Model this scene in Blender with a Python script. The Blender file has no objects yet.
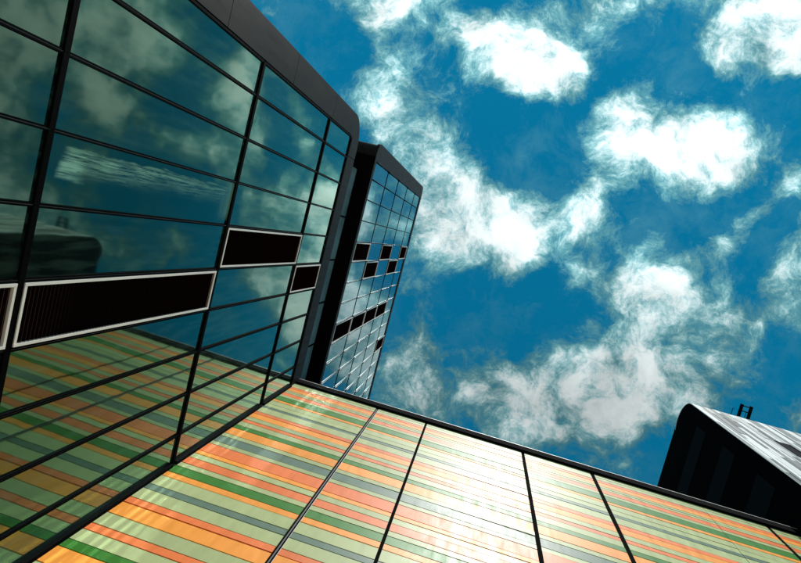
import bpy, bmesh, math, random
from mathutils import Matrix, Vector
random.seed(7)
scene = bpy.context.scene

# ------------------------------------------------------------------ camera
# fitted to the photograph: rows are image right / image down / viewing direction in world axes
R = ((0.95652206, -0.24877965, 0.15223088),
     (0.25858094, 0.96479288, -0.04806869),
     (-0.13491276, 0.08534276, 0.98717534))
F_PX, CX, CY, EYE = 567.8, 400.5, 281.5, 1.6
cam_data = bpy.data.cameras.new('camera')
cam_data.sensor_width = 36.0
cam_data.lens = F_PX / 801.0 * 36.0
cam_data.clip_start = 0.05
cam_data.clip_end = 3000
cam = bpy.data.objects.new('camera', cam_data)
scene.collection.objects.link(cam)
_r, _d, _f = (Vector(v) for v in R)
cam.matrix_world = Matrix((( _r.x, -_d.x, -_f.x, 0), (_r.y, -_d.y, -_f.y, 0), (_r.z, -_d.z, -_f.z, EYE), (0, 0, 0, 1)))
scene.camera = cam

# ------------------------------------------------------------------ render / exposure
scene.render.engine = 'CYCLES'
scene.cycles.use_denoising = True
scene.cycles.max_bounces = 8
scene.cycles.caustics_reflective = True
scene.cycles.blur_glossy = 0.1
scene.cycles.sample_clamp_indirect = 0.0
scene.cycles.use_guiding = True
scene.cycles.use_adaptive_sampling = False
scene.view_settings.view_transform = 'Standard'
scene.view_settings.look = 'None'
scene.view_settings.gamma = 1.0
scene.view_settings.exposure = 0.0
scene.view_settings.use_curve_mapping = False

# ------------------------------------------------------------------ sun
SUN = Vector((0.120, -0.60, 1.0)).normalized()          # towards the sun
sun_data = bpy.data.lights.new('sun', 'SUN')
sun_data.energy = 4.6
sun_data.angle = math.radians(0.53)
sun_data.color = (1.0, 0.98, 0.94)
sun = bpy.data.objects.new('sun', sun_data)
sun.rotation_euler = SUN.to_track_quat('Z', 'Y').to_euler()
sun.location = (0, 0, 60)
scene.collection.objects.link(sun)

# ------------------------------------------------------------------ sky with clouds
def pix_dir(x, y):
    v = Vector((x - CX, y - CY, F_PX))
    return Vector((sum(R[k][i] * v[k] for k in range(3)) for i in range(3)))
def pix_uv(x, y):
    v = pix_dir(x, y)
    return v.x / v.z, v.y / v.z

world = bpy.data.worlds.new('World')
scene.world = world
world.use_nodes = True
wn = world.node_tree
wn.nodes.clear()
def N(tree, kind, **kw):
    n = tree.nodes.new(kind)
    for k, v in kw.items():
        setattr(n, k, v)
    return n
def wmath(op, a, b=None, c=None, clamp=False):
    n = N(wn, 'ShaderNodeMath', operation=op, use_clamp=clamp)
    for i, s in enumerate((a, b, c)):
        if s is None: continue
        if isinstance(s, (int, float)): n.inputs[i].default_value = s
        else: wn.links.new(s, n.inputs[i])
    return n.outputs[0]
def wrange(v, a, b, c=0.0, d=1.0, smooth=True):
    n = N(wn, 'ShaderNodeMapRange', interpolation_type='SMOOTHSTEP' if smooth else 'LINEAR')
    wn.links.new(v, n.inputs['Value'])
    for k, x in (('From Min', a), ('From Max', b), ('To Min', c), ('To Max', d)):
        n.inputs[k].default_value = x
    return n.outputs[0]
def wnoise(vec, scale, detail, rough, dist=0.0, lac=2.0):
    n = N(wn, 'ShaderNodeTexNoise', noise_dimensions='3D')
    wn.links.new(vec, n.inputs['Vector'])
    n.inputs['Scale'].default_value = scale
    n.inputs['Detail'].default_value = detail
    n.inputs['Roughness'].default_value = rough
    n.inputs['Lacunarity'].default_value = lac
    n.inputs['Distortion'].default_value = dist
    return n
world.cycles.sampling_method = 'MANUAL'
world.cycles.sample_map_resolution = 512
sky = N(wn, 'ShaderNodeTexSky', sky_type='NISHITA', sun_disc=False)
sky.sun_elevation = math.asin(SUN.z)
sky.sun_rotation = math.atan2(SUN.x, SUN.y)
sky.altitude = 50
sky.air_density = 1.0
sky.dust_density = 0.0
sky.ozone_density = 2.0
tc = N(wn, 'ShaderNodeTexCoord')
sep = N(wn, 'ShaderNodeSeparateXYZ')
wn.links.new(tc.outputs['Generated'], sep.inputs[0])
zc = wmath('MAXIMUM', sep.outputs['Z'], 0.14)
comb = N(wn, 'ShaderNodeCombineXYZ')
wn.links.new(wmath('DIVIDE', sep.outputs['X'], zc), comb.inputs[0])
wn.links.new(wmath('DIVIDE', sep.outputs['Y'], zc), comb.inputs[1])
UV = comb.outputs[0]
# domain warp so that cloud edges fray
def warp(vec, scale, amount, detail=3.0, seed=0.0):
    off = N(wn, 'ShaderNodeVectorMath', operation='ADD')
    wn.links.new(vec, off.inputs[0]); off.inputs[1].default_value = (seed, seed * 1.7, seed * 0.6)
    nz = wnoise(off.outputs[0], scale, detail, 0.55)
    s = N(wn, 'ShaderNodeVectorMath', operation='SUBTRACT')
    wn.links.new(nz.outputs['Color'], s.inputs[0]); s.inputs[1].default_value = (0.5, 0.5, 0.5)
    sc = N(wn, 'ShaderNodeVectorMath', operation='SCALE')
    wn.links.new(s.outputs[0], sc.inputs[0]); sc.inputs['Scale'].default_value = amount
    a = N(wn, 'ShaderNodeVectorMath', operation='ADD')
    wn.links.new(vec, a.inputs[0]); wn.links.new(sc.outputs[0], a.inputs[1])
    return a.outputs[0]
W1 = warp(warp(UV, 6.0, 0.085, 4.0, 3.1), 13.0, 0.030, 4.0, 1.3)
W2 = warp(warp(W1, 15.0, 0.030, 4.0, 8.3), 48.0, 0.005, 3.0, 5.7)
# cloud banks: centre and half axes in photo pixels, turn in degrees, weight (negative = open sky)
BANKS = [
    (520, 54, 76, 44, 12, 1.45), (540, 80, 40, 38, 0, 1.2), (475, 34, 26, 18, 30, 0.7), (600, 8, 60, 20, 0, 0.9),
    (775, 18, 92, 56, -8, 1.8), (720, 55, 34, 18, 25, 0.6), (815, 60, 50, 20, 0, 0.8),
    (672, 130, 104, 44, 14, 0.85), (685, 155, 70, 46, 0, 1.1), (606, 160, 32, 54, 10, 0.85), (632, 98, 26, 34, 35, 0.7),
    (760, 150, 55, 26, 15, 0.6), (400, 118, 70, 52, 25, 1.0), (445, 190, 58, 46, 25, 1.1),
    (470, 228, 66, 44, 20, 1.35), (545, 218, 60, 38, -25, 1.15), (512, 262, 20, 30, 10, 0.8), (590, 225, 26, 34, 0, 0.6),
    (585, 270, 20, 14, -30, 0.4), (622, 288, 58, 24, 8, 0.85), (690, 285, 88, 48, -20, 0.68), (735, 232, 74, 20, -38, 0.60),
    (788, 182, 54, 18, -40, 0.70), (690, 345, 84, 60, 10, 0.74), (748, 318, 34, 36, 0, 0.60), (715, 385, 44, 36, 0, 0.55),
    (798, 270, 38, 54, 0, 0.85), (800, 415, 34, 22, 0, 0.6), (405, 385, 46, 50, -15, 1.0), (425, 335, 24, 30, -20, 0.65),
    (540, 395, 104, 62, 0, 0.72), (485, 385, 60, 50, 10, 0.70), (600, 430, 94, 58, 0, 0.70), (605, 355, 60, 54, 0, 0.55), (650, 395, 54, 60, 0, 0.55), (440, 300, 30, 26, 0, 0.35), (620, 250, 40, 30, 0, 0.4),
    (415, 265, 22, 60, 0, 0.45), (390, 8, 26, 13, -20, 0.85), (440, 40, 10, 10, 0, 0.45), (300, 30, 90, 46, 40, -0.9), (330, 90, 60, 24, 45, -0.5),
    (650, 25, 14, 22, 40, 0.45), (500, 300, 70, 20, 0, -0.36), (500, 130, 60, 22, 30, -0.40), (690, 60, 40, 50, 25, -0.36),
    (560, 160, 26, 50, -10, -0.43), (650, 212, 60, 13, 8, -0.60), (712, 208, 44, 15, -28, -0.65), (765, 245, 20, 50, 30, -0.60), (455, 345, 26, 60, 0, -0.25),
    (775, 360, 34, 50, 0, -0.50), (330, 60, 50, 40, 30, -0.36), (540, 315, 60, 26, 0, -0.43), (455, 385, 12, 40, 0, -0.29), (660, 440, 24, 30, 20, -0.29), (715, 430, 50, 14, 0, -0.14), (590, 130, 18, 60, 0, -0.36),
]
# the same for clouds that the photograph shows only as reflections in the glass facade
REFLECTED = [(132, 36, 66, 36, 10, 1.30), (232, 80, 30, 44, 30, 1.49), (22, 30, 44, 36, 0, 0.98), (20, 140, 40, 80, 0, 0.72), (110, 100, 60, 30, 15, 0.91), (190, 150, 50, 20, 20, 0.78), (140, 245, 46, 26, 0, 0.78), (180, 100, 16, 30, 20, -0.4), (160, 190, 60, 14, 10, -0.3)]
MIRRORED = {(q[0], q[1], q[5]) for q in REFLECTED}
total = None
for (bx_, by_, ax_, ay_, deg, wgt) in BANKS + REFLECTED:
    u, v = pix_uv(bx_, by_)
    u2, v2 = pix_uv(bx_ + 1, by_)
    k = math.hypot(u2 - u, v2 - v)
    an = math.radians(deg) + math.atan2(v2 - v, u2 - u)
    if (bx_, by_, wgt) in MIRRORED:                     # seen in the glass facade (which faces +x)
        u, an = -u, -an
    ca, sa = math.cos(an), math.sin(an)
    sb = N(wn, 'ShaderNodeVectorMath', operation='SUBTRACT')
    wn.links.new(W2, sb.inputs[0]); sb.inputs[1].default_value = (u, v, 0)
    qs = []
    for (dx_, dy_, r_) in ((ca, sa, ax_ * k), (-sa, ca, ay_ * k)):
        dt = N(wn, 'ShaderNodeVectorMath', operation='DOT_PRODUCT')
        wn.links.new(sb.outputs[0], dt.inputs[0]); dt.inputs[1].default_value = (dx_ / r_, dy_ / r_, 0)
        qs.append(dt.outputs['Value'])
    rr_ = wmath('MULTIPLY_ADD', qs[0], qs[0], wmath('MULTIPLY', qs[1], qs[1]))
    g = wrange(wmath('SQRT', rr_), 0.20, 1.55, wgt, 0.0)
    total = g if total is None else wmath('ADD', total, g)
# beyond the frame the same broken cloud goes on
lx, ly = pix_uv(440, 240)
dist = N(wn, 'ShaderNodeVectorMath', operation='DISTANCE')
cp = N(wn, 'ShaderNodeCombineXYZ'); cp.inputs[0].default_value = 0.20; cp.inputs[1].default_value = 0.0
wn.links.new(UV, dist.inputs[0]); wn.links.new(cp.outputs[0], dist.inputs[1])
outside = wrange(dist.outputs['Value'], 0.42, 0.66)
big = wnoise(W1, 2.6, 3.0, 0.5)
generic = wmath('MULTIPLY', wrange(big.outputs['Fac'], 0.30, 0.56, -0.1, 1.25), outside)
total = wmath('MINIMUM', wmath('ADD', total, generic), 1.68)
fb = wnoise(W1, 11.0, 14.0, 0.66, 0.2)
fine = wnoise(W2, 36.0, 10.0, 0.80, 0.0)
rdg = wnoise(W2, 16.0, 8.0, 0.62, 0.0)
rdg.noise_type = 'RIDGED_MULTIFRACTAL'
rdg.normalize = True
tex0 = wmath('MULTIPLY', wmath('SUBTRACT', rdg.outputs['Fac'], 0.45), 0.55)
tex = wmath('ADD', wmath('MULTIPLY', wmath('SUBTRACT', fb.outputs['Fac'], 0.5), 2.9), wmath('MULTIPLY', wmath('SUBTRACT', fine.outputs['Fac'], 0.5), 2.1))
tex = wmath('ADD', tex, tex0)
dens = wmath('ADD', wmath('MULTIPLY', total, 0.92), wmath('ADD', tex, 0.15))
veil = wnoise(W2, 5.5, 12.0, 0.72, 0.15)
thin = wrange(veil.outputs['Fac'], 0.46, 0.78, 0.0, 0.42, False)
cover = wmath('MAXIMUM', wrange(dens, 0.20, 1.02), thin)
thick = wrange(dens, 0.70, 1.60)
# clouds near the sun shine brighter (forward scattering)
nrm = N(wn, 'ShaderNodeVectorMath', operation='DOT_PRODUCT')
wn.links.new(tc.outputs['Generated'], nrm.inputs[0]); nrm.inputs[1].default_value = SUN
glow = wrange(nrm.outputs['Value'], 0.70, 0.97, 0.0, 1.0)
shade = wrange(wnoise(W2, 11.0, 8.0, 0.6).outputs['Fac'], 0.30, 0.70, 0.66, 1.22, False)
bright = wmath('MULTIPLY', wmath('ADD', wmath('MULTIPLY', thick, 5.2), 3.3), wmath('ADD', wmath('MULTIPLY', glow, 0.80), 0.68))
bright = wmath('MULTIPLY', bright, shade)
ccol = N(wn, 'ShaderNodeMix', data_type='RGBA')
wn.links.new(thick, ccol.inputs['Factor'])
ccol.inputs['A'].default_value = (0.34, 0.95, 1.05, 1)
ccol.inputs['B'].default_value = (0.90, 1.0, 1.0, 1)
cb = N(wn, 'ShaderNodeVectorMath', operation='SCALE')
wn.links.new(ccol.outputs['Result'], cb.inputs[0]); wn.links.new(bright, cb.inputs['Scale'])
tint = N(wn, 'ShaderNodeMix', data_type='RGBA', blend_type='MULTIPLY')
tint.inputs['Factor'].default_value = 1.0
wn.links.new(sky.outputs[0], tint.inputs['A'])
tint.inputs['B'].default_value = (0.02, 0.98, 0.98, 1)
mixc = N(wn, 'ShaderNodeMix', data_type='RGBA')
wn.links.new(cover, mixc.inputs['Factor'])
wn.links.new(tint.outputs['Result'], mixc.inputs['A'])
wn.links.new(cb.outputs[0], mixc.inputs['B'])
bg = N(wn, 'ShaderNodeBackground')
bg.inputs['Strength'].default_value = 0.10
wn.links.new(mixc.outputs['Result'], bg.inputs['Color'])
wo = N(wn, 'ShaderNodeOutputWorld')
wn.links.new(bg.outputs[0], wo.inputs['Surface'])

# ------------------------------------------------------------------ materials
MATS = {}
def mat(name, color, rough=0.5, metal=0.0, spec=0.5, coat=0.0, coat_rough=0.1, var=0.0, vscale=3.0, rvar=0.0, stretch=(1, 1, 1), bump=0.0, bscale=20.0, pervar=0.0):
    m = bpy.data.materials.new(name); m.use_nodes = True
    t = m.node_tree; b = t.nodes['Principled BSDF']
    b.inputs['Roughness'].default_value = rough
    b.inputs['Metallic'].default_value = metal
    b.inputs['Specular IOR Level'].default_value = spec
    b.inputs['Coat Weight'].default_value = coat
    b.inputs['Coat Roughness'].default_value = coat_rough
    b.inputs['Base Color'].default_value = (*color, 1)
    if var or rvar or bump or pervar:
        g = N(t, 'ShaderNodeNewGeometry')
        mp = N(t, 'ShaderNodeMapping'); mp.inputs['Scale'].default_value = stretch
        t.links.new(g.outputs['Position'], mp.inputs['Vector'])
        n = N(t, 'ShaderNodeTexNoise'); n.inputs['Scale'].default_value = vscale; n.inputs['Detail'].default_value = 6; n.inputs['Roughness'].default_value = 0.6
        t.links.new(mp.outputs[0], n.inputs['Vector'])
        fac = n.outputs['Fac']
        if var or pervar:
            r = N(t, 'ShaderNodeMapRange')
            t.links.new(fac, r.inputs['Value'])
            r.inputs['From Min'].default_value = 0.3; r.inputs['From Max'].default_value = 0.7
            r.inputs['To Min'].default_value = 1 - var; r.inputs['To Max'].default_value = 1 + var
            oi = N(t, 'ShaderNodeObjectInfo')
            r2 = N(t, 'ShaderNodeMapRange'); t.links.new(oi.outputs['Random'], r2.inputs['Value'])
            r2.inputs['To Min'].default_value = 1 - pervar; r2.inputs['To Max'].default_value = 1 + pervar
            mu = N(t, 'ShaderNodeMath', operation='MULTIPLY')
            t.links.new(r.outputs[0], mu.inputs[0]); t.links.new(r2.outputs[0], mu.inputs[1])
            vs = N(t, 'ShaderNodeVectorMath', operation='SCALE'); vs.inputs[0].default_value = color
            t.links.new(mu.outputs[0], vs.inputs['Scale'])
            t.links.new(vs.outputs[0], b.inputs['Base Color'])
        if rvar:
            r3 = N(t, 'ShaderNodeMapRange'); t.links.new(fac, r3.inputs['Value'])
            r3.inputs['From Min'].default_value = 0.3; r3.inputs['From Max'].default_value = 0.7
            r3.inputs['To Min'].default_value = max(0.02, rough - rvar); r3.inputs['To Max'].default_value = rough + rvar
            t.links.new(r3.outputs[0], b.inputs['Roughness'])
        if bump:
            n2 = N(t, 'ShaderNodeTexNoise'); n2.inputs['Scale'].default_value = bscale; n2.inputs['Detail'].default_value = 4
            t.links.new(mp.outputs[0], n2.inputs['Vector'])
            bp = N(t, 'ShaderNodeBump'); bp.inputs['Strength'].default_value = bump; bp.inputs['Distance'].default_value = 0.01
            t.links.new(n2.outputs['Fac'], bp.inputs['Height']); t.links.new(bp.outputs[0], b.inputs['Normal'])
    MATS[name] = m
    return m
PAN = dict(rough=0.42, spec=0.12, var=0.09, vscale=2.2, rvar=0.07, pervar=0.07, stretch=(3, 1, 0.6))
mat('panel_sage', (0.40, 0.44, 0.21), **PAN)
mat('panel_red', (0.80, 0.19, 0.055), **PAN)
mat('panel_orange', (0.90, 0.32, 0.05), **PAN)
mat('panel_green', (0.045, 0.19, 0.025), **PAN)
mat('panel_grey', (0.12, 0.18, 0.135), **PAN)
mat('joint_dark', (0.004, 0.004, 0.004), rough=0.9, spec=0.01)
mat('black_metal', (0.003, 0.003, 0.0035), rough=0.8, spec=0.01, var=0.2, vscale=2)
mat('mullion', (0.002, 0.0024, 0.0028), rough=0.7, spec=0.012)
mat('gasket', (0.09, 0.085, 0.08), rough=0.35, spec=0.5)
mat('charcoal_cladding', (0.0105, 0.0110, 0.0115), rough=0.5, metal=0.0, spec=0.05, var=0.22, vscale=1.1, rvar=0.08, stretch=(1, 6, 0.8), pervar=0.10)
mat('steel_trim', (0.45, 0.45, 0.44), rough=0.5, metal=0.3, var=0.1)
mat('white_frame', (0.88, 0.87, 0.83), rough=0.4, var=0.05, vscale=4)
mat('fin_sunlit', (0.28, 0.31, 0.32), rough=0.35, var=0.05)  # sunlit side of the fins, put into the colour
mat('louvre_maroon', (0.065, 0.012, 0.010), rough=0.6, spec=0.2, pervar=0.2)
mat('louvre_red', (0.28, 0.030, 0.026), rough=0.6, spec=0.2, pervar=0.2)
mat('louvre_back', (0.006, 0.003, 0.003), rough=0.9, spec=0.1)
mat('black_wall', (0.0016, 0.0018, 0.002), rough=0.9, spec=0.02, var=0.3, vscale=0.8)
mat('dark_glazing', (0.007, 0.009, 0.011), rough=0.7, spec=0.02)
mat('spandrel_glass', (0.16, 0.28, 0.33), rough=0.25, spec=0.4, var=0.35, vscale=0.9)
mat('core_dark', (0.004, 0.004, 0.005), rough=0.9, spec=0.03)
for i, v in enumerate((0.72, 0.48, 0.22, 0.11)):
    mat('board_%d' % i, (v, v * 1.0, v * 0.99), rough=0.5, spec=0.3, var=0.04, vscale=2.0, stretch=(5, 1, 0.6), pervar=0.06)
mat('paving', (0.24, 0.235, 0.22), rough=0.85, var=0.25, vscale=1.5, bump=0.3)

def glass_mat(name, tint, body, smear=False, film=0.06, blind=2.0, graze=(0.70, 0.92, 0.80)):
    m = bpy.data.materials.new(name); m.use_nodes = True
    t = m.node_tree; t.nodes.clear()
    out = N(t, 'ShaderNodeOutputMaterial')
    dif = N(t, 'ShaderNodeBsdfDiffuse'); dif.inputs['Color'].default_value = (*body, 1)
    oi0 = N(t, 'ShaderNodeObjectInfo')
    pw = N(t, 'ShaderNodeMath', operation='POWER'); t.links.new(oi0.outputs['Random'], pw.inputs[0]); pw.inputs[1].default_value = 2.5
    sc0 = N(t, 'ShaderNodeMapRange'); t.links.new(pw.outputs[0], sc0.inputs['Value']); sc0.inputs['To Min'].default_value = 0.5; sc0.inputs['To Max'].default_value = blind
    vs0 = N(t, 'ShaderNodeVectorMath', operation='SCALE'); vs0.inputs[0].default_value = body; t.links.new(sc0.outputs[0], vs0.inputs['Scale'])
    t.links.new(vs0.outputs[0], dif.inputs['Color'])
    gl = N(t, 'ShaderNodeBsdfGlossy'); gl.inputs['Color'].default_value = (*tint, 1); gl.inputs['Roughness'].default_value = 0.035
    g2 = N(t, 'ShaderNodeBsdfGlossy'); g2.inputs['Color'].default_value = (*tint, 1); g2.inputs['Roughness'].default_value = 0.185
    mg = N(t, 'ShaderNodeMixShader')
    mg.inputs[0].default_value = film
    t.links.new(gl.outputs[0], mg.inputs[1]); t.links.new(g2.outputs[0], mg.inputs[2])
    lwc = N(t, 'ShaderNodeLayerWeight'); lwc.inputs['Blend'].default_value = 0.5
    fc = N(t, 'ShaderNodeMapRange', interpolation_type='SMOOTHSTEP'); t.links.new(lwc.outputs['Facing'], fc.inputs['Value'])
    fc.inputs['From Min'].default_value = 0.40; fc.inputs['From Max'].default_value = 0.90
    mc = N(t, 'ShaderNodeMix', data_type='RGBA'); t.links.new(fc.outputs[0], mc.inputs['Factor'])
    mc.inputs['A'].default_value = (*tint, 1); mc.inputs['B'].default_value = (*graze, 1)
    for nd in (gl, g2): t.links.new(mc.outputs['Result'], nd.inputs['Color'])
    # gentle roller-wave distortion of toughened glass
    geo = N(t, 'ShaderNodeNewGeometry')
    oi = N(t, 'ShaderNodeObjectInfo')
    add = N(t, 'ShaderNodeVectorMath', operation='ADD')
    cx = N(t, 'ShaderNodeCombineXYZ')
    mul = N(t, 'ShaderNodeMath', operation='MULTIPLY'); mul.inputs[1].default_value = 37.0
    t.links.new(oi.outputs['Random'], mul.inputs[0]); t.links.new(mul.outputs[0], cx.inputs[0])
    t.links.new(geo.outputs['Position'], add.inputs[0]); t.links.new(cx.outputs[0], add.inputs[1])
    nz = N(t, 'ShaderNodeTexNoise'); nz.inputs['Scale'].default_value = 1.3; nz.inputs['Detail'].default_value = 2
    t.links.new(add.outputs[0], nz.inputs['Vector'])
    bp = N(t, 'ShaderNodeBump'); bp.inputs['Strength'].default_value = 0.05; bp.inputs['Distance'].default_value = 0.03
    t.links.new(nz.outputs['Fac'], bp.inputs['Height'])
    for nd in (gl, g2): t.links.new(bp.outputs[0], nd.inputs['Normal'])
    lw = N(t, 'ShaderNodeLayerWeight'); lw.inputs['Blend'].default_value = 0.42
    fr = N(t, 'ShaderNodeMapRange'); t.links.new(lw.outputs['Facing'], fr.inputs['Value'])
    fr.inputs['To Min'].default_value = 0.55; fr.inputs['To Max'].default_value = 1.0
    mx = N(t, 'ShaderNodeMixShader')
    t.links.new(fr.outputs[0], mx.inputs[0]); t.links.new(dif.outputs[0], mx.inputs[1]); t.links.new(mg.outputs[0], mx.inputs[2])
    last = mx.outputs[0]
    # dust / dried streaks
    sp = N(t, 'ShaderNodeTexCoord')
    mp = N(t, 'ShaderNodeMapping')
    t.links.new(sp.outputs['Object'], mp.inputs['Vector'])
    film_b = N(t, 'ShaderNodeBsdfDiffuse'); film_b.inputs['Color'].default_value = (0.30, 0.62, 0.50, 1)
    if smear:
        # object space: y 0..1 across, z 0..1 up the pane
        s = N(t, 'ShaderNodeSeparateXYZ'); t.links.new(mp.outputs[0], s.inputs[0])
        def mth(op, a, b=None):
            n = N(t, 'ShaderNodeMath', operation=op)
            for i, q in enumerate((a, b)):
                if q is None: continue
                if isinstance(q, (int, float)): n.inputs[i].default_value = q
                else: t.links.new(q, n.inputs[i])
            return n.outputs[0]
        def rng(v, a, b, c=0.0, d=1.0):
            n = N(t, 'ShaderNodeMapRange', interpolation_type='SMOOTHSTEP'); t.links.new(v, n.inputs['Value'])
            for k, x in (('From Min', a), ('From Max', b), ('To Min', c), ('To Max', d)): n.inputs[k].default_value = x
            return n.outputs[0]
        st = N(t, 'ShaderNodeMapping'); st.inputs['Scale'].default_value = (1, 26, 7)
        t.links.new(sp.outputs['Object'], st.inputs['Vector'])
        sn = N(t, 'ShaderNodeTexNoise'); sn.inputs['Scale'].default_value = 1.0; sn.inputs['Detail'].default_value = 8; sn.inputs['Roughness'].default_value = 0.7; sn.inputs['Distortion'].default_value = 0.8
        t.links.new(st.outputs[0], sn.inputs['Vector'])
        ed = N(t, 'ShaderNodeMapping'); ed.inputs['Scale'].default_value = (1, 1, 5)
        t.links.new(sp.outputs['Object'], ed.inputs['Vector'])
        en = N(t, 'ShaderNodeTexNoise'); en.inputs['Scale'].default_value = 1.4; en.inputs['Detail'].default_value = 5
        t.links.new(ed.outputs[0], en.inputs['Vector'])
        yy = mth('ADD', s.outputs['Y'], mth('MULTIPLY', mth('SUBTRACT', en.outputs['Fac'], 0.5), 0.22))
        zz = mth('ADD', s.outputs['Z'], mth('MULTIPLY', mth('SUBTRACT', en.outputs['Fac'], 0.5), 0.10))
        # wiped edge along one side, thinning across the pane
        side = mth('MULTIPLY', rng(yy, 0.13, 0.16), rng(yy, 0.18, 0.62, 1.0, 0.0))
        side = mth('MULTIPLY', side, mth('MULTIPLY', rng(zz, 0.05, 0.09), rng(s.outputs['Z'], 0.10, 0.80, 1.0, 0.55)))
        blot = mth('MULTIPLY', mth('MULTIPLY', rng(yy, 0.30, 0.36), rng(yy, 0.60, 0.66, 1.0, 0.0)), mth('MULTIPLY', rng(zz, 0.05, 0.08), rng(zz, 0.10, 0.15, 1.0, 0.0)))
        end = mth('MULTIPLY', rng(zz, 0.88, 0.985), rng(yy, 0.98, 0.7))
        streak = rng(sn.outputs['Fac'], 0.36, 0.66)
        msk = mth('MULTIPLY', mth('ADD', mth('MAXIMUM', mth('MULTIPLY', side, streak), mth('MULTIPLY', end, 0.40)), mth('MULTIPLY', blot, rng(sn.outputs['Fac'], 0.34, 0.60, 0.1, 0.8))), 0.95)
        mn = N(t, 'ShaderNodeMath', operation='MINIMUM'); t.links.new(msk, mn.inputs[0]); mn.inputs[1].default_value = 0.85
        fac = mn.outputs[0]
    else:
        st = N(t, 'ShaderNodeMapping'); st.inputs['Scale'].default_value = (1, 9, 1.2)
        t.links.new(geo.outputs['Position'], st.inputs['Vector'])
        sn = N(t, 'ShaderNodeTexNoise'); sn.inputs['Scale'].default_value = 1.2; sn.inputs['Detail'].default_value = 7
        t.links.new(st.outputs[0], sn.inputs['Vector'])
        r = N(t, 'ShaderNodeMapRange'); t.links.new(sn.outputs['Fac'], r.inputs['Value'])
        r.inputs['From Min'].default_value = 0.45; r.inputs['From Max'].default_value = 0.8; r.inputs['To Max'].default_value = 0.08
        fac = r.outputs[0]
    m2 = N(t, 'ShaderNodeMixShader'); t.links.new(fac, m2.inputs[0])
    t.links.new(last, m2.inputs[1]); t.links.new(film_b.outputs[0], m2.inputs[2])
    t.links.new(m2.outputs[0], out.inputs['Surface'])
    MATS[name] = m
glass_mat('glass_teal', (0.18, 0.29, 0.22), (0.014, 0.036, 0.032))
glass_mat('glass_teal_smeared', (0.18, 0.29, 0.22), (0.014, 0.036, 0.032), smear=True)
glass_mat('glass_blue', (0.34, 0.45, 0.46), (0.008, 0.018, 0.022), film=0.06, blind=10.0, graze=(0.62, 0.76, 0.78))

# ------------------------------------------------------------------ mesh helpers
COL = scene.collection
BOX = bpy.data.meshes.new('box')          # unit box 0..1
_v = [(x, y, z) for x in (0, 1) for y in (0, 1) for z in (0, 1)]
BOX.from_pydata(_v, [], [(0, 1, 3, 2), (4, 6, 7, 5), (0, 4, 5, 1), (2, 3, 7, 6), (0, 2, 6, 4), (1, 5, 7, 3)])
BOX.update()
_boxes = {}
def box_mesh(material):
    if material not in _boxes:
        m = BOX.copy(); m.name = 'box_' + material; m.materials.append(MATS[material]); _boxes[material] = m
    return _boxes[material]
def link(o, parent):
    COL.objects.link(o)
    if parent is not None:
        o.parent = parent
    return o
def origin(parent):
    v = Vector((0, 0, 0))
    while parent is not None:
        v += parent.location; parent = parent.parent
    return v
def box(name, lo, hi, material, parent=None, rot=None, kind=None):
    o = bpy.data.objects.new(name, box_mesh(material))
    # a parent may itself be a scaled box: keep parents unscaled (empties or meshes at scale 1)
    o.location = Vector(lo) - origin(parent)
    o.scale = Vector(hi) - Vector(lo)
    if rot: o.rotation_euler = rot
    if kind: o['kind'] = kind
    return link(o, parent)
def mesh_obj(name, verts, faces, material, parent=None, smooth=False, kind=None):
    me = bpy.data.meshes.new(name)
    org = origin(parent)
    me.from_pydata([tuple(Vector(v) - org) for v in verts], [], faces)
    bm = bmesh.new(); bm.from_mesh(me)
    bmesh.ops.recalc_face_normals(bm, faces=bm.faces)
    bm.to_mesh(me); bm.free()
    if smooth:
        for p in me.polygons: p.use_smooth = True
    me.materials.append(MATS[material]); me.update()
    o = bpy.data.objects.new(name, me)
    if kind: o['kind'] = kind
    return link(o, parent)
class MB:                                    # several boxes gathered into one mesh
    def __init__(s): s.v = []; s.f = []
    def box(s, lo, hi):
        b = len(s.v)
        s.v += [(x, y, z) for x in (lo[0], hi[0]) for y in (lo[1], hi[1]) for z in (lo[2], hi[2])]
        s.f += [tuple(b + i for i in q) for q in ((0, 1, 3, 2), (4, 6, 7, 5), (0, 4, 5, 1), (2, 3, 7, 6), (0, 2, 6, 4), (1, 5, 7, 3))]
    def poly(s, pts):
        b = len(s.v); s.v += pts; s.f.append(tuple(range(b, b + len(pts))))
    def build(s, name, material, parent=None, **k): return mesh_obj(name, s.v, s.f, material, parent, **k)
def prism_yz(name, prof, x0, x1, material, parent):      # profile in (y, z) swept along x
    n = len(prof)
    v = [(x0, p[0], p[1]) for p in prof] + [(x1, p[0], p[1]) for p in prof]
    f = [tuple(range(n)), tuple(range(2 * n - 1, n - 1, -1))] + [(i, (i + 1) % n, n + (i + 1) % n, n + i) for i in range(n)]
    return mesh_obj(name, v, f, material, parent)
def ring_strip(name, outer, inner, x0, x1, material, parent):   # curved frame piece between two (y, z) paths
    n = len(outer); v = []
    for x in (x0, x1):
        v += [(x, *p) for p in outer] + [(x, *p) for p in inner]
    f = []
    for i in range(n - 1):
        a, b, c, d = i, i + 1, n + i + 1, n + i
        f += [(a, b, c, d), (2 * n + d, 2 * n + c, 2 * n + b, 2 * n + a)]
        f += [(a, 2 * n + a, 2 * n + b, b), (d, c, 2 * n + c, 2 * n + d)]
    f += [(0, n, 3 * n, 2 * n), (n - 1, 3 * n - 1, 4 * n - 1, 2 * n - 1)]
    return mesh_obj(name, v, f, material, parent)
def arc(cy, cz, r, a0, a1, n=12):
    return [(cy + r * math.cos(math.radians(a0 + (a1 - a0) * i / n)), cz + r * math.sin(math.radians(a0 + (a1 - a0) * i / n))) for i in range(n + 1)]
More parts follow.
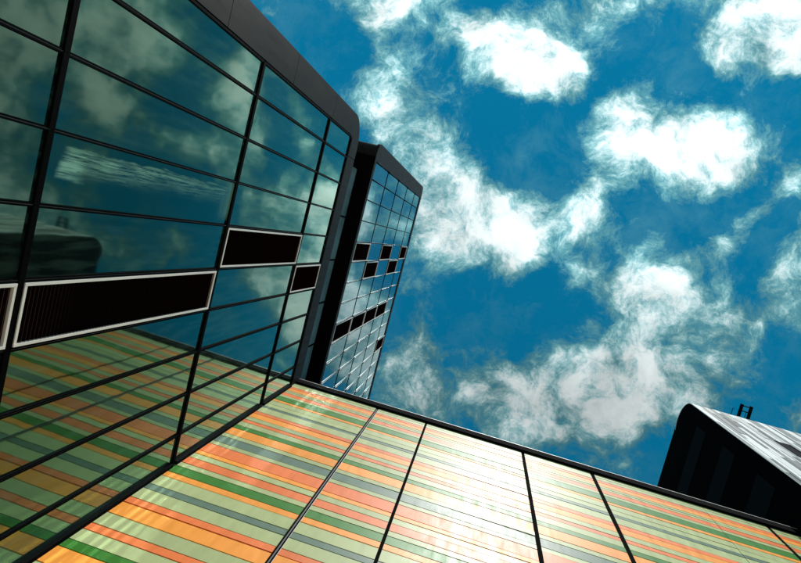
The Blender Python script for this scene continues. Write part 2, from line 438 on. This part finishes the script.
def thing(name, loc, label, cat, group=None):
    o = bpy.data.objects.new(name, None); o.location = loc; o.empty_display_size = 0.5
    o['label'] = label; o['category'] = cat
    if group: o['group'] = group
    COL.objects.link(o); return o

# pane meshes: unit sheets in the y-z plane, very slightly bowed, a few variants
PANES = {}
def pane_mesh(material, var):
    k = (material, var)
    if k in PANES: return PANES[k]
    rr = random.Random(100 + var)
    a, b, c = rr.uniform(-1, 1) * 0.0016, rr.uniform(-1, 1) * 0.0012, rr.uniform(-1, 1) * 0.0012
    n = 6; v = []; f = []
    for i in range(n + 1):
        for j in range(n + 1):
            y, z = i / n, j / n
            v.append((a * 16 * y * (1 - y) * z * (1 - z) + b * (y - .5) + c * (z - .5), y, z))
    w = n + 1
    for i in range(n):
        for j in range(n):
            f.append((i * w + j, (i + 1) * w + j, (i + 1) * w + j + 1, i * w + j + 1))
    # a solid edge and back so that the sheet has thickness
    base = len(v)
    v += [(-0.03, 0, 0), (-0.03, 1, 0), (-0.03, 1, 1), (-0.03, 0, 1)]
    f.append((base, base + 3, base + 2, base + 1))
    me = bpy.data.meshes.new('pane'); me.from_pydata(v, [], f)
    for i, p in enumerate(me.polygons): p.use_smooth = i < n * n
    me.materials.append(MATS[material]); me.update()
    PANES[k] = me
    return me
_pc = 0
def pane(x, y0, y1, z0, z1, material, parent, name='pane'):
    global _pc; _pc += 1
    o = bpy.data.objects.new(name, pane_mesh(material, _pc % 9))
    o.location = Vector((x, y0, z0)) - origin(parent); o.scale = (1, y1 - y0, z1 - z0)
    return link(o, parent)
def louvre_vent(x, y0, y1, z0, z1, parent, fw, step, blade='louvre_maroon'):
    v = bpy.data.objects.new('louvre_vent', None)
    v.location = Vector((x, y0, z0)) - origin(parent); link(v, parent)
    m = MB()
    m.box((x - .02, y0, z0), (x + .016, y0 + fw, z1)); m.box((x - .02, y1 - fw, z0), (x + .016, y1, z1))
    m.box((x - .02, y0 + fw, z0), (x + .0145, y1 - fw, z0 + fw)); m.box((x - .02, y0 + fw, z1 - fw), (x + .0145, y1 - fw, z1))
    m.build('frame', 'white_frame', v)
    box('back_plate', (x - .05, y0 + .005, z0 + .005), (x - .04, y1 - .005, z1 - .005), 'louvre_back', v)
    b = MB(); z = z0 + fw
    while z < z1 - fw - step * .5:
        b.poly([(x - .014, y0 + fw, z + step * .7), (x - .014, y1 - fw, z + step * .7), (x + .012, y1 - fw, z), (x + .012, y0 + fw, z)])
        z += step
    b.build('louvre_blades', blade, v, kind='stuff')

# ------------------------------------------------------------------ ground
bmg = [(-400, -400, 0), (400, -400, 0), (400, 400, 0), (-400, 400, 0)]
g = mesh_obj('ground', bmg, [(0, 1, 2, 3)], 'paving'); g['kind'] = 'structure'

# ------------------------------------------------------------------ lower glass building (x = -4 facade)
GX = -4.0
YM = [-1.97, -1.45, -0.78, -0.10, 0.585, 1.28, 1.95, 2.62, 3.32, 4.02, 4.53]
ZF = [0.30, 2.45, 6.15, 9.93, 13.56, 15.50]
B1 = thing('glass_building', (GX, 1.0, 0.0), 'teal glass building with charcoal rounded frame, mirroring the striped wall beside it', 'building', 'glass buildings')
prism_yz('core', [(-2.44, 0.01)] + arc(-2.44 + .7, 16.12 - .7, .7, 180, 90) + [(14, 16.12), (14, 0.01)], -18, GX - .07, 'core_dark', B1)
zj = [0.02, 2.3, 4.4, 6.5, 8.65, 11.15, 13.64, 15.25]
for a, b in zip(zj[:-1], zj[1:]):
    box('cladding_panel', (GX - .06, -2.51, a + .006), (GX + .03, -1.99, b - .006), 'charcoal_cladding', B1)
ro, ri = 0.80, 0.22
outer = [(-2.51, 15.26)] + arc(-2.51 + ro, 16.2 - ro, ro, 180, 90) + [(-1.5, 16.2)]
inner = [(-1.99, 15.20)] + arc(-1.99 + ri, 15.5 - ri, ri, 180, 90) + [(-1.5, 15.5)]
ring_strip('corner_panel', outer, inner, GX - .06, GX + .03, 'charcoal_cladding', B1)
ztop = [-1.49, 0.9, 3.2, 4.58]
for a, b in zip(ztop[:-1], ztop[1:]):
    box('cladding_panel', (GX - .06, a + .004, 15.5), (GX + .028, b - .004, 16.2), 'charcoal_cladding', B1)
VENTS1 = {(5, 1), (5, 2), (4, 3), (5, 4)}
for j, (z0, z1) in enumerate(zip(ZF[:-1], ZF[1:])):
    for i, (y0, y1) in enumerate(zip(YM[:-1], YM[1:])):
        if (i, j) in VENTS1:
            louvre_vent(GX + .02, y0 + .028, y1 - .028, z0 + .045, z1 - .045, B1, .029, .05)
        else:
            mt = 'glass_teal_smeared' if (i, j) == (3, 2) else 'glass_teal'
            pane(GX, y0, y1, z0, z1, mt, B1)
for i, y in enumerate(YM):
    w = .021 if 0 < i < len(YM) - 1 else .028
    for (z0, z1) in zip(ZF[:-1], ZF[1:]):
        if i == len(YM) - 1: box('mullion', (GX - .05, y - .03, z0 + .06), (GX + .06, y + .024, z1 - .06), 'mullion', B1); continue
        m = MB(); m.box((GX - .05, y - w, z0 + .036), (GX + .026, y - .004, z1 - .036)); m.box((GX - .05, y + .004, z0 + .036), (GX + .026, y + w, z1 - .036))
        mu = m.build('mullion', 'mullion', B1)
        box('gasket', (GX - .05, y - .004, z0 + .036), (GX + .020, y + .004, z1 - .036), 'gasket', mu)
for z in ZF:
    for y0, y1 in zip(YM[:-1], YM[1:]):
        box('transom', (GX - .05, y0 + .002, z - .034), (GX + .030, y1 - .002, z + .034), 'mullion', B1)

# ------------------------------------------------------------------ overhanging glass building above it
B2 = thing('glass_building', (GX, 4.0, 16.15), 'taller blue glass building with fins painted pale on their sunlit side, overhanging the roof of its neighbour', 'building', 'glass buildings')
Z2 = [18.74, 21.0, 23.25, 25.6, 28.05, 30.0]
Y2 = [-1.86, -1.32, -0.68] + [-0.02 + .665 * k for k in range(0, 22)]
y_end = Y2[-1] + .35
zb, zt = 18.50, 30.34
rb, rt = .40, .45
prof = [(y_end, zb + .02), ] + [(y_end, zt - .02)] + arc(-2.38 + rt, zt - .02 - rt, rt, 90, 180) + arc(-2.38 + rb, zb + .02 + rb, rb, 180, 270)
prism_yz('core', prof, -18, GX - .07, 'charcoal_cladding', B2)
box('soffit', (-18, -1.98, zb - .012), (GX + .02, y_end, zb + .015), 'black_metal', B2)
# cladding round the glass
for a, b in ((19.0, 29.8),):
    box('cladding_panel', (GX - .06, -2.42, a), (GX + .03, -1.88, b), 'charcoal_cladding', B2)
o_ = [(-2.42, 29.81)] + arc(-2.42 + rt, zt - rt, rt, 180, 90) + [(-1.6, zt)]
i_ = [(-1.88, 29.75)] + arc(-1.88 + .2, 30.0 - .2, .2, 180, 90) + [(-1.6, 30.0)]
ring_strip('corner_panel', o_, i_, GX - .06, GX + .03, 'charcoal_cladding', B2)
o_ = [(-2.42, 18.99)] + arc(-2.42 + rb, zb + rb, rb, 180, 270) + [(-1.6, zb)]
i_ = [(-1.88, 18.99)] + arc(-1.88 + .1, 18.74 + .1, .1, 180, 270) + [(-1.6, 18.74)]
ring_strip('corner_panel', o_, i_, GX - .06, GX + .03, 'charcoal_cladding', B2)
ys = [-1.596, 2.0, 6.0, 10.0, y_end]
for a, b in zip(ys[:-1], ys[1:]):
    box('edge_trim', (GX - .06, a + .003, zb), (GX + .028, b - .003, 18.74), 'charcoal_cladding', B2)
    box('edge_trim', (GX - .06, a + .003, 30.0), (GX + .028, b - .003, zt), 'charcoal_cladding', B2)
box('cladding_panel', (GX - .06, Y2[-1] + .01, 18.745), (GX + .028, y_end, 29.995), 'charcoal_cladding', B2)
VENTS2 = {(4, 0), (4, 2), (4, 4), (5, 1), (5, 3), (8, 0), (8, 1), (8, 2), (8, 3), (11, 4)}
for j, (z0, z1) in enumerate(zip(Z2[:-1], Z2[1:])):
    for i, (y0, y1) in enumerate(zip(Y2[:-1], Y2[1:])):
        if (i, j) in VENTS2:
            louvre_vent(GX + .012, y0 + .022, y1 - .022, z0 + .028, z1 - .028, B2, .032, .12, 'louvre_red')
        else:
            pane(GX, y0, y1, z0, z1, 'glass_blue', B2)
for i, y in enumerate(Y2):
    for j, (z0, z1) in enumerate(zip(Z2[:-1], Z2[1:])):
        box('mullion', (GX - .05, y - .016, z0 + .03), (GX + .010, y + .016, z1 - .03), 'mullion', B2)
        d0, d1, t_ = .050, .012, .010
        v = [(GX + .010, y - t_, z0 + .05), (GX + d0, y - t_, z0 + .05), (GX + d1, y - t_, z1 - .05), (GX + .010, y - t_, z1 - .05)]
        q = [(0, 1, 2, 3), (7, 6, 5, 4), (0, 4, 5, 1), (1, 5, 6, 2), (2, 6, 7, 3), (3, 7, 4, 0)]
        v2 = v + [(p[0], y + t_, p[2]) for p in v]
        fin_ = mesh_obj('fin', v2, q, 'mullion', B2)  # fin body kept dark, so its shaded side is painted too
        v3 = [(p[0], y - t_ - .003, p[2]) for p in v] + [(p[0], y - t_ - .0005, p[2]) for p in v]
        mesh_obj('fin_sunlit_face', v3, q, 'fin_sunlit', fin_)  # paler plate on the sunward side paints the sunlight on the fin
for z in Z2[1:-1]:
    for y0, y1 in zip(Y2[:-1], Y2[1:]):
        box('transom', (GX - .05, y0 + .018, z - .022), (GX + .012, y1 - .018, z + .022), 'mullion', B2)
# recessed storey that carries the overhang
NX = -4.42
box('neck_core', (-18, -1.50, 16.125), (NX - .05, y_end, 18.47), 'core_dark', B2)
yn = [-1.50, 0.0, 1.33, 2.66, 4.0, 5.33, 6.66, 8.0, 9.33, 10.66, 12.0, 13.3]
for y0, y1 in zip(yn[:-1], yn[1:]):
    pane(NX, y0 + .02, y1 - .02, 16.3, 18.4, 'spandrel_glass', B2)
    box('mullion', (NX - .045, y0 - .02, 16.13), (NX + .03, y0 + .02, 18.46), 'mullion', B2)

# ------------------------------------------------------------------ striped building
SY = 4.56
XJ = [-4.0, -1.69, -0.39, 2.10, 3.82, 6.45, 7.95, 8.74]
GAP = {1: .074, 2: .055, 3: .085, 4: .10, 5: .010, 6: .10}
S1 = thing('striped_building', (2.4, SY, 0.0), 'building wall of glossy sage, orange, red and green horizontal strips', 'building')
box('core', (-3.985, SY + .012, 0.01), (8.75, 13.0, 15.98), 'joint_dark', S1)
SEQ = [(15.81, 'sage'), (15.64, 'sage'), (15.46, 'red'), (15.32, 'orange'), (15.12, 'sage'), (15.0, 'sage'), (14.89, 'red'), (14.69, 'sage'), (14.55, 'green'), (14.25, 'orange'),
       (14.12, 'sage'), (13.86, 'sage'), (13.64, 'grey'), (13.51, 'sage'), (13.20, 'red'), (13.04, 'orange'), (12.79, 'sage'), (12.59, 'red'), (12.44, 'sage'),
       (12.21, 'green'), (12.03, 'orange'), (11.69, 'sage'), (11.53, 'grey'), (11.23, 'sage'), (11.08, 'red'), (10.71, 'orange'), (10.57, 'sage'),
       (10.38, 'red'), (10.14, 'sage'), (9.98, 'green'), (9.74, 'orange'), (9.57, 'sage'), (9.25, 'grey'), (9.09, 'sage'), (8.79, 'red'),
       (8.63, 'orange'), (8.30, 'sage'), (8.00, 'red'), (7.84, 'sage'), (7.59, 'green'), (7.42, 'orange'), (7.09, 'sage')]
low = ['red', 'orange', 'sage', 'grey', 'sage', 'green', 'orange', 'sage', 'red', 'sage', 'orange', 'green', 'sage', 'red', 'orange', 'sage', 'grey', 'sage', 'green', 'orange', 'sage', 'red', 'sage', 'orange']
zz = 6.78
for cname in low:
    SEQ.append((zz, cname)); zz -= random.choice((.16, .16, .24, .32, .32))
    if zz < .35: break
SEQ.append((max(zz, .12), None))
def bay(k):
    a = XJ[k] + (GAP.get(k, 0) / 2 if k else .012)
    b = XJ[k + 1] - (GAP.get(k + 1, 0) / 2 if k + 1 in GAP else .006)
    return a, b
GAPZ = .010
lows = {}
for (z1, cname), (z0, _c) in zip(SEQ[:-1], SEQ[1:]):
    for k in range(len(XJ) - 1):
        a, b = bay(k)
        if z1 > 7.0:
            o = box('strip_panel', (a, SY - .004, z0 + GAPZ), (b, SY + .024, z1 - GAPZ), 'panel_' + cname, S1)
            o.rotation_euler = (random.gauss(0, .0060), 0, random.gauss(0, .0016))
        else:
            lows.setdefault(cname, MB()).box((a, SY - .004, z0 + GAPZ), (b, SY + .024, z1 - GAPZ))
for cname, m in lows.items():
    m.build('strip_panels', 'panel_' + cname, S1, kind='stuff')
# cover strip and bright edge in the double joint, recessed channels in the others
box('joint_cover', (-1.699, SY + .002, 0.1), (-1.681, SY + .0115, 15.8), 'gasket', S1)
box('joint_edge', (-1.6522, SY - .008, 0.1), (-1.6475, SY + .0115, 15.8), 'steel_trim', S1)
for k in (2, 3, 4, 6):
    box('joint_channel', (XJ[k] - GAP[k] / 2 + .004, SY + .004, 0.1), (XJ[k] + GAP[k] / 2 - .004, SY + .0115, 15.8), 'joint_dark', S1)
xs = [-3.985, -0.4, 3.82, 7.95, 8.75]
for a, b in zip(xs[:-1], xs[1:]):
    cp_ = box('coping', (a + .002, SY - .06, 15.835), (b - .002, SY + .60, 16.11), 'black_metal', S1)
    box('coping_lip', (a + .002, SY - .066, 16.112), (b - .002, SY - .02, 16.128), 'steel_trim', S1)

# ------------------------------------------------------------------ black building with boarded front
KX, KY, KZ, KR = 8.78, 3.51, 24.98, 0.85
K1 = thing('clad_building', (12.0, 8.0, 0.0), 'black end walled building with silver boarded front and rounded roof edge', 'building')
prof = [(KY + .05, 0.01)] + arc(KY + .05 + KR, KZ - .03 - KR, KR, 180, 90, 16) + [(17, KZ - .03), (17, 0.01)]
prism_yz('wall', prof, KX, 26.0, 'black_wall', K1)
def roof_path(off, a1=62.0, n=10):
    return arc(KY + .05 + KR, KZ - .03 - KR, KR + off, 180, a1, n)
# boards run up the front and bend over the roof edge
x = KX - .012
col = 0
tones = ['board_0', 'board_1', 'board_2', 'board_3']
rb_ = random.Random(21)
z_str = KZ - .03 - KR
WIN = (10.44, 10.86, 15.2, 21.4)
while x < 18.5:
    wdt = .03 if col == 0 else rb_.choice((.12, .14, .16, .16, .20))
    z_ = z_str
    zlow = 12.0
    cuts = [z_str - rb_.uniform(.3, 2.4)]
    while cuts[-1] > zlow: cuts.append(cuts[-1] - rb_.uniform(1.0, 3.2))
    cuts[-1] = 0.02
    t0 = 'board_0' if col < 2 else rb_.choice(('board_0', 'board_0', 'board_1', 'board_2'))
    off = rb_.uniform(0.02, .032)
    po = [(KY + .05 - off, cuts[0] + .01)] + roof_path(off)
    pi_ = [(KY + .048, cuts[0] + .01)] + roof_path(.004)
    ring_strip('board', po, pi_, x + .006, x + wdt - .006, t0, K1)
    for a, b in zip(cuts[1:], cuts[:-1]):
        tn = 'board_0' if col == 0 else rb_.choice(('board_0', 'board_0', 'board_1', 'board_2', 'board_2', 'board_3'))
        lo, hi = a + .008, b - .008
        if x + wdt > WIN[0] and x < WIN[1]:
            if lo >= WIN[2] and hi <= WIN[3]: continue
            if lo < WIN[3] < hi: lo = WIN[3] + .02
            elif lo < WIN[2] < hi: hi = WIN[2] - .02
        off = rb_.uniform(0.018, .032)
        box('board', (x + .006, KY + .05 - off, lo), (x + wdt - .006, KY + .048, hi), tn, K1)
    x += wdt; col += 1
w_ = box('window', (WIN[0] + .02, KY + .03, WIN[2]), (WIN[1] - .02, KY + .046, WIN[3]), 'dark_glazing', K1)
for (y0, y1, z0, z1) in ((4.1, 6.6, 22.25, 23.1), (4.05, 6.2, 19.95, 20.85), (4.05, 6.4, 17.5, 18.5), (8.0, 12.0, 22.25, 23.1), (8.0, 12.0, 19.95, 20.85)):
    box('end_window', (KX - .012, y0, z0), (KX - .002, y1, z1), 'dark_glazing', K1)

# ------------------------------------------------------------------ roof davit
D = thing('roof_davit', (11.07, 3.9, KZ), 'small black metal davit frame sticking out over the silver boarded roof edge', 'davit')
for xx in (10.86, 11.21):
    box('arm', (xx, 3.16, KZ + .02), (xx + .085, 4.6, KZ + .13), 'black_metal', D)
box('cross_bar', (10.947, 3.20, KZ + .05), (11.208, 3.235, KZ + .10), 'black_metal', D)
box('cross_bar', (10.947, 3.40, KZ + .05), (11.208, 3.435, KZ + .10), 'black_metal', D)
box('foot_plate', (10.80, 4.2, KZ - .028), (11.37, 4.62, KZ + .018), 'black_metal', D)
box('stay', (11.12, 3.437, KZ + .06), (11.134, 4.3, KZ + .08), 'black_metal', D)
box('guide_rod', (10.60, 3.40, KZ + .03), (10.618, 4.5, KZ + .05), 'black_metal', D)
box('guide_rod', (10.62, 3.40, KZ + .03), (10.68, 3.415, KZ + .05), 'black_metal', D)
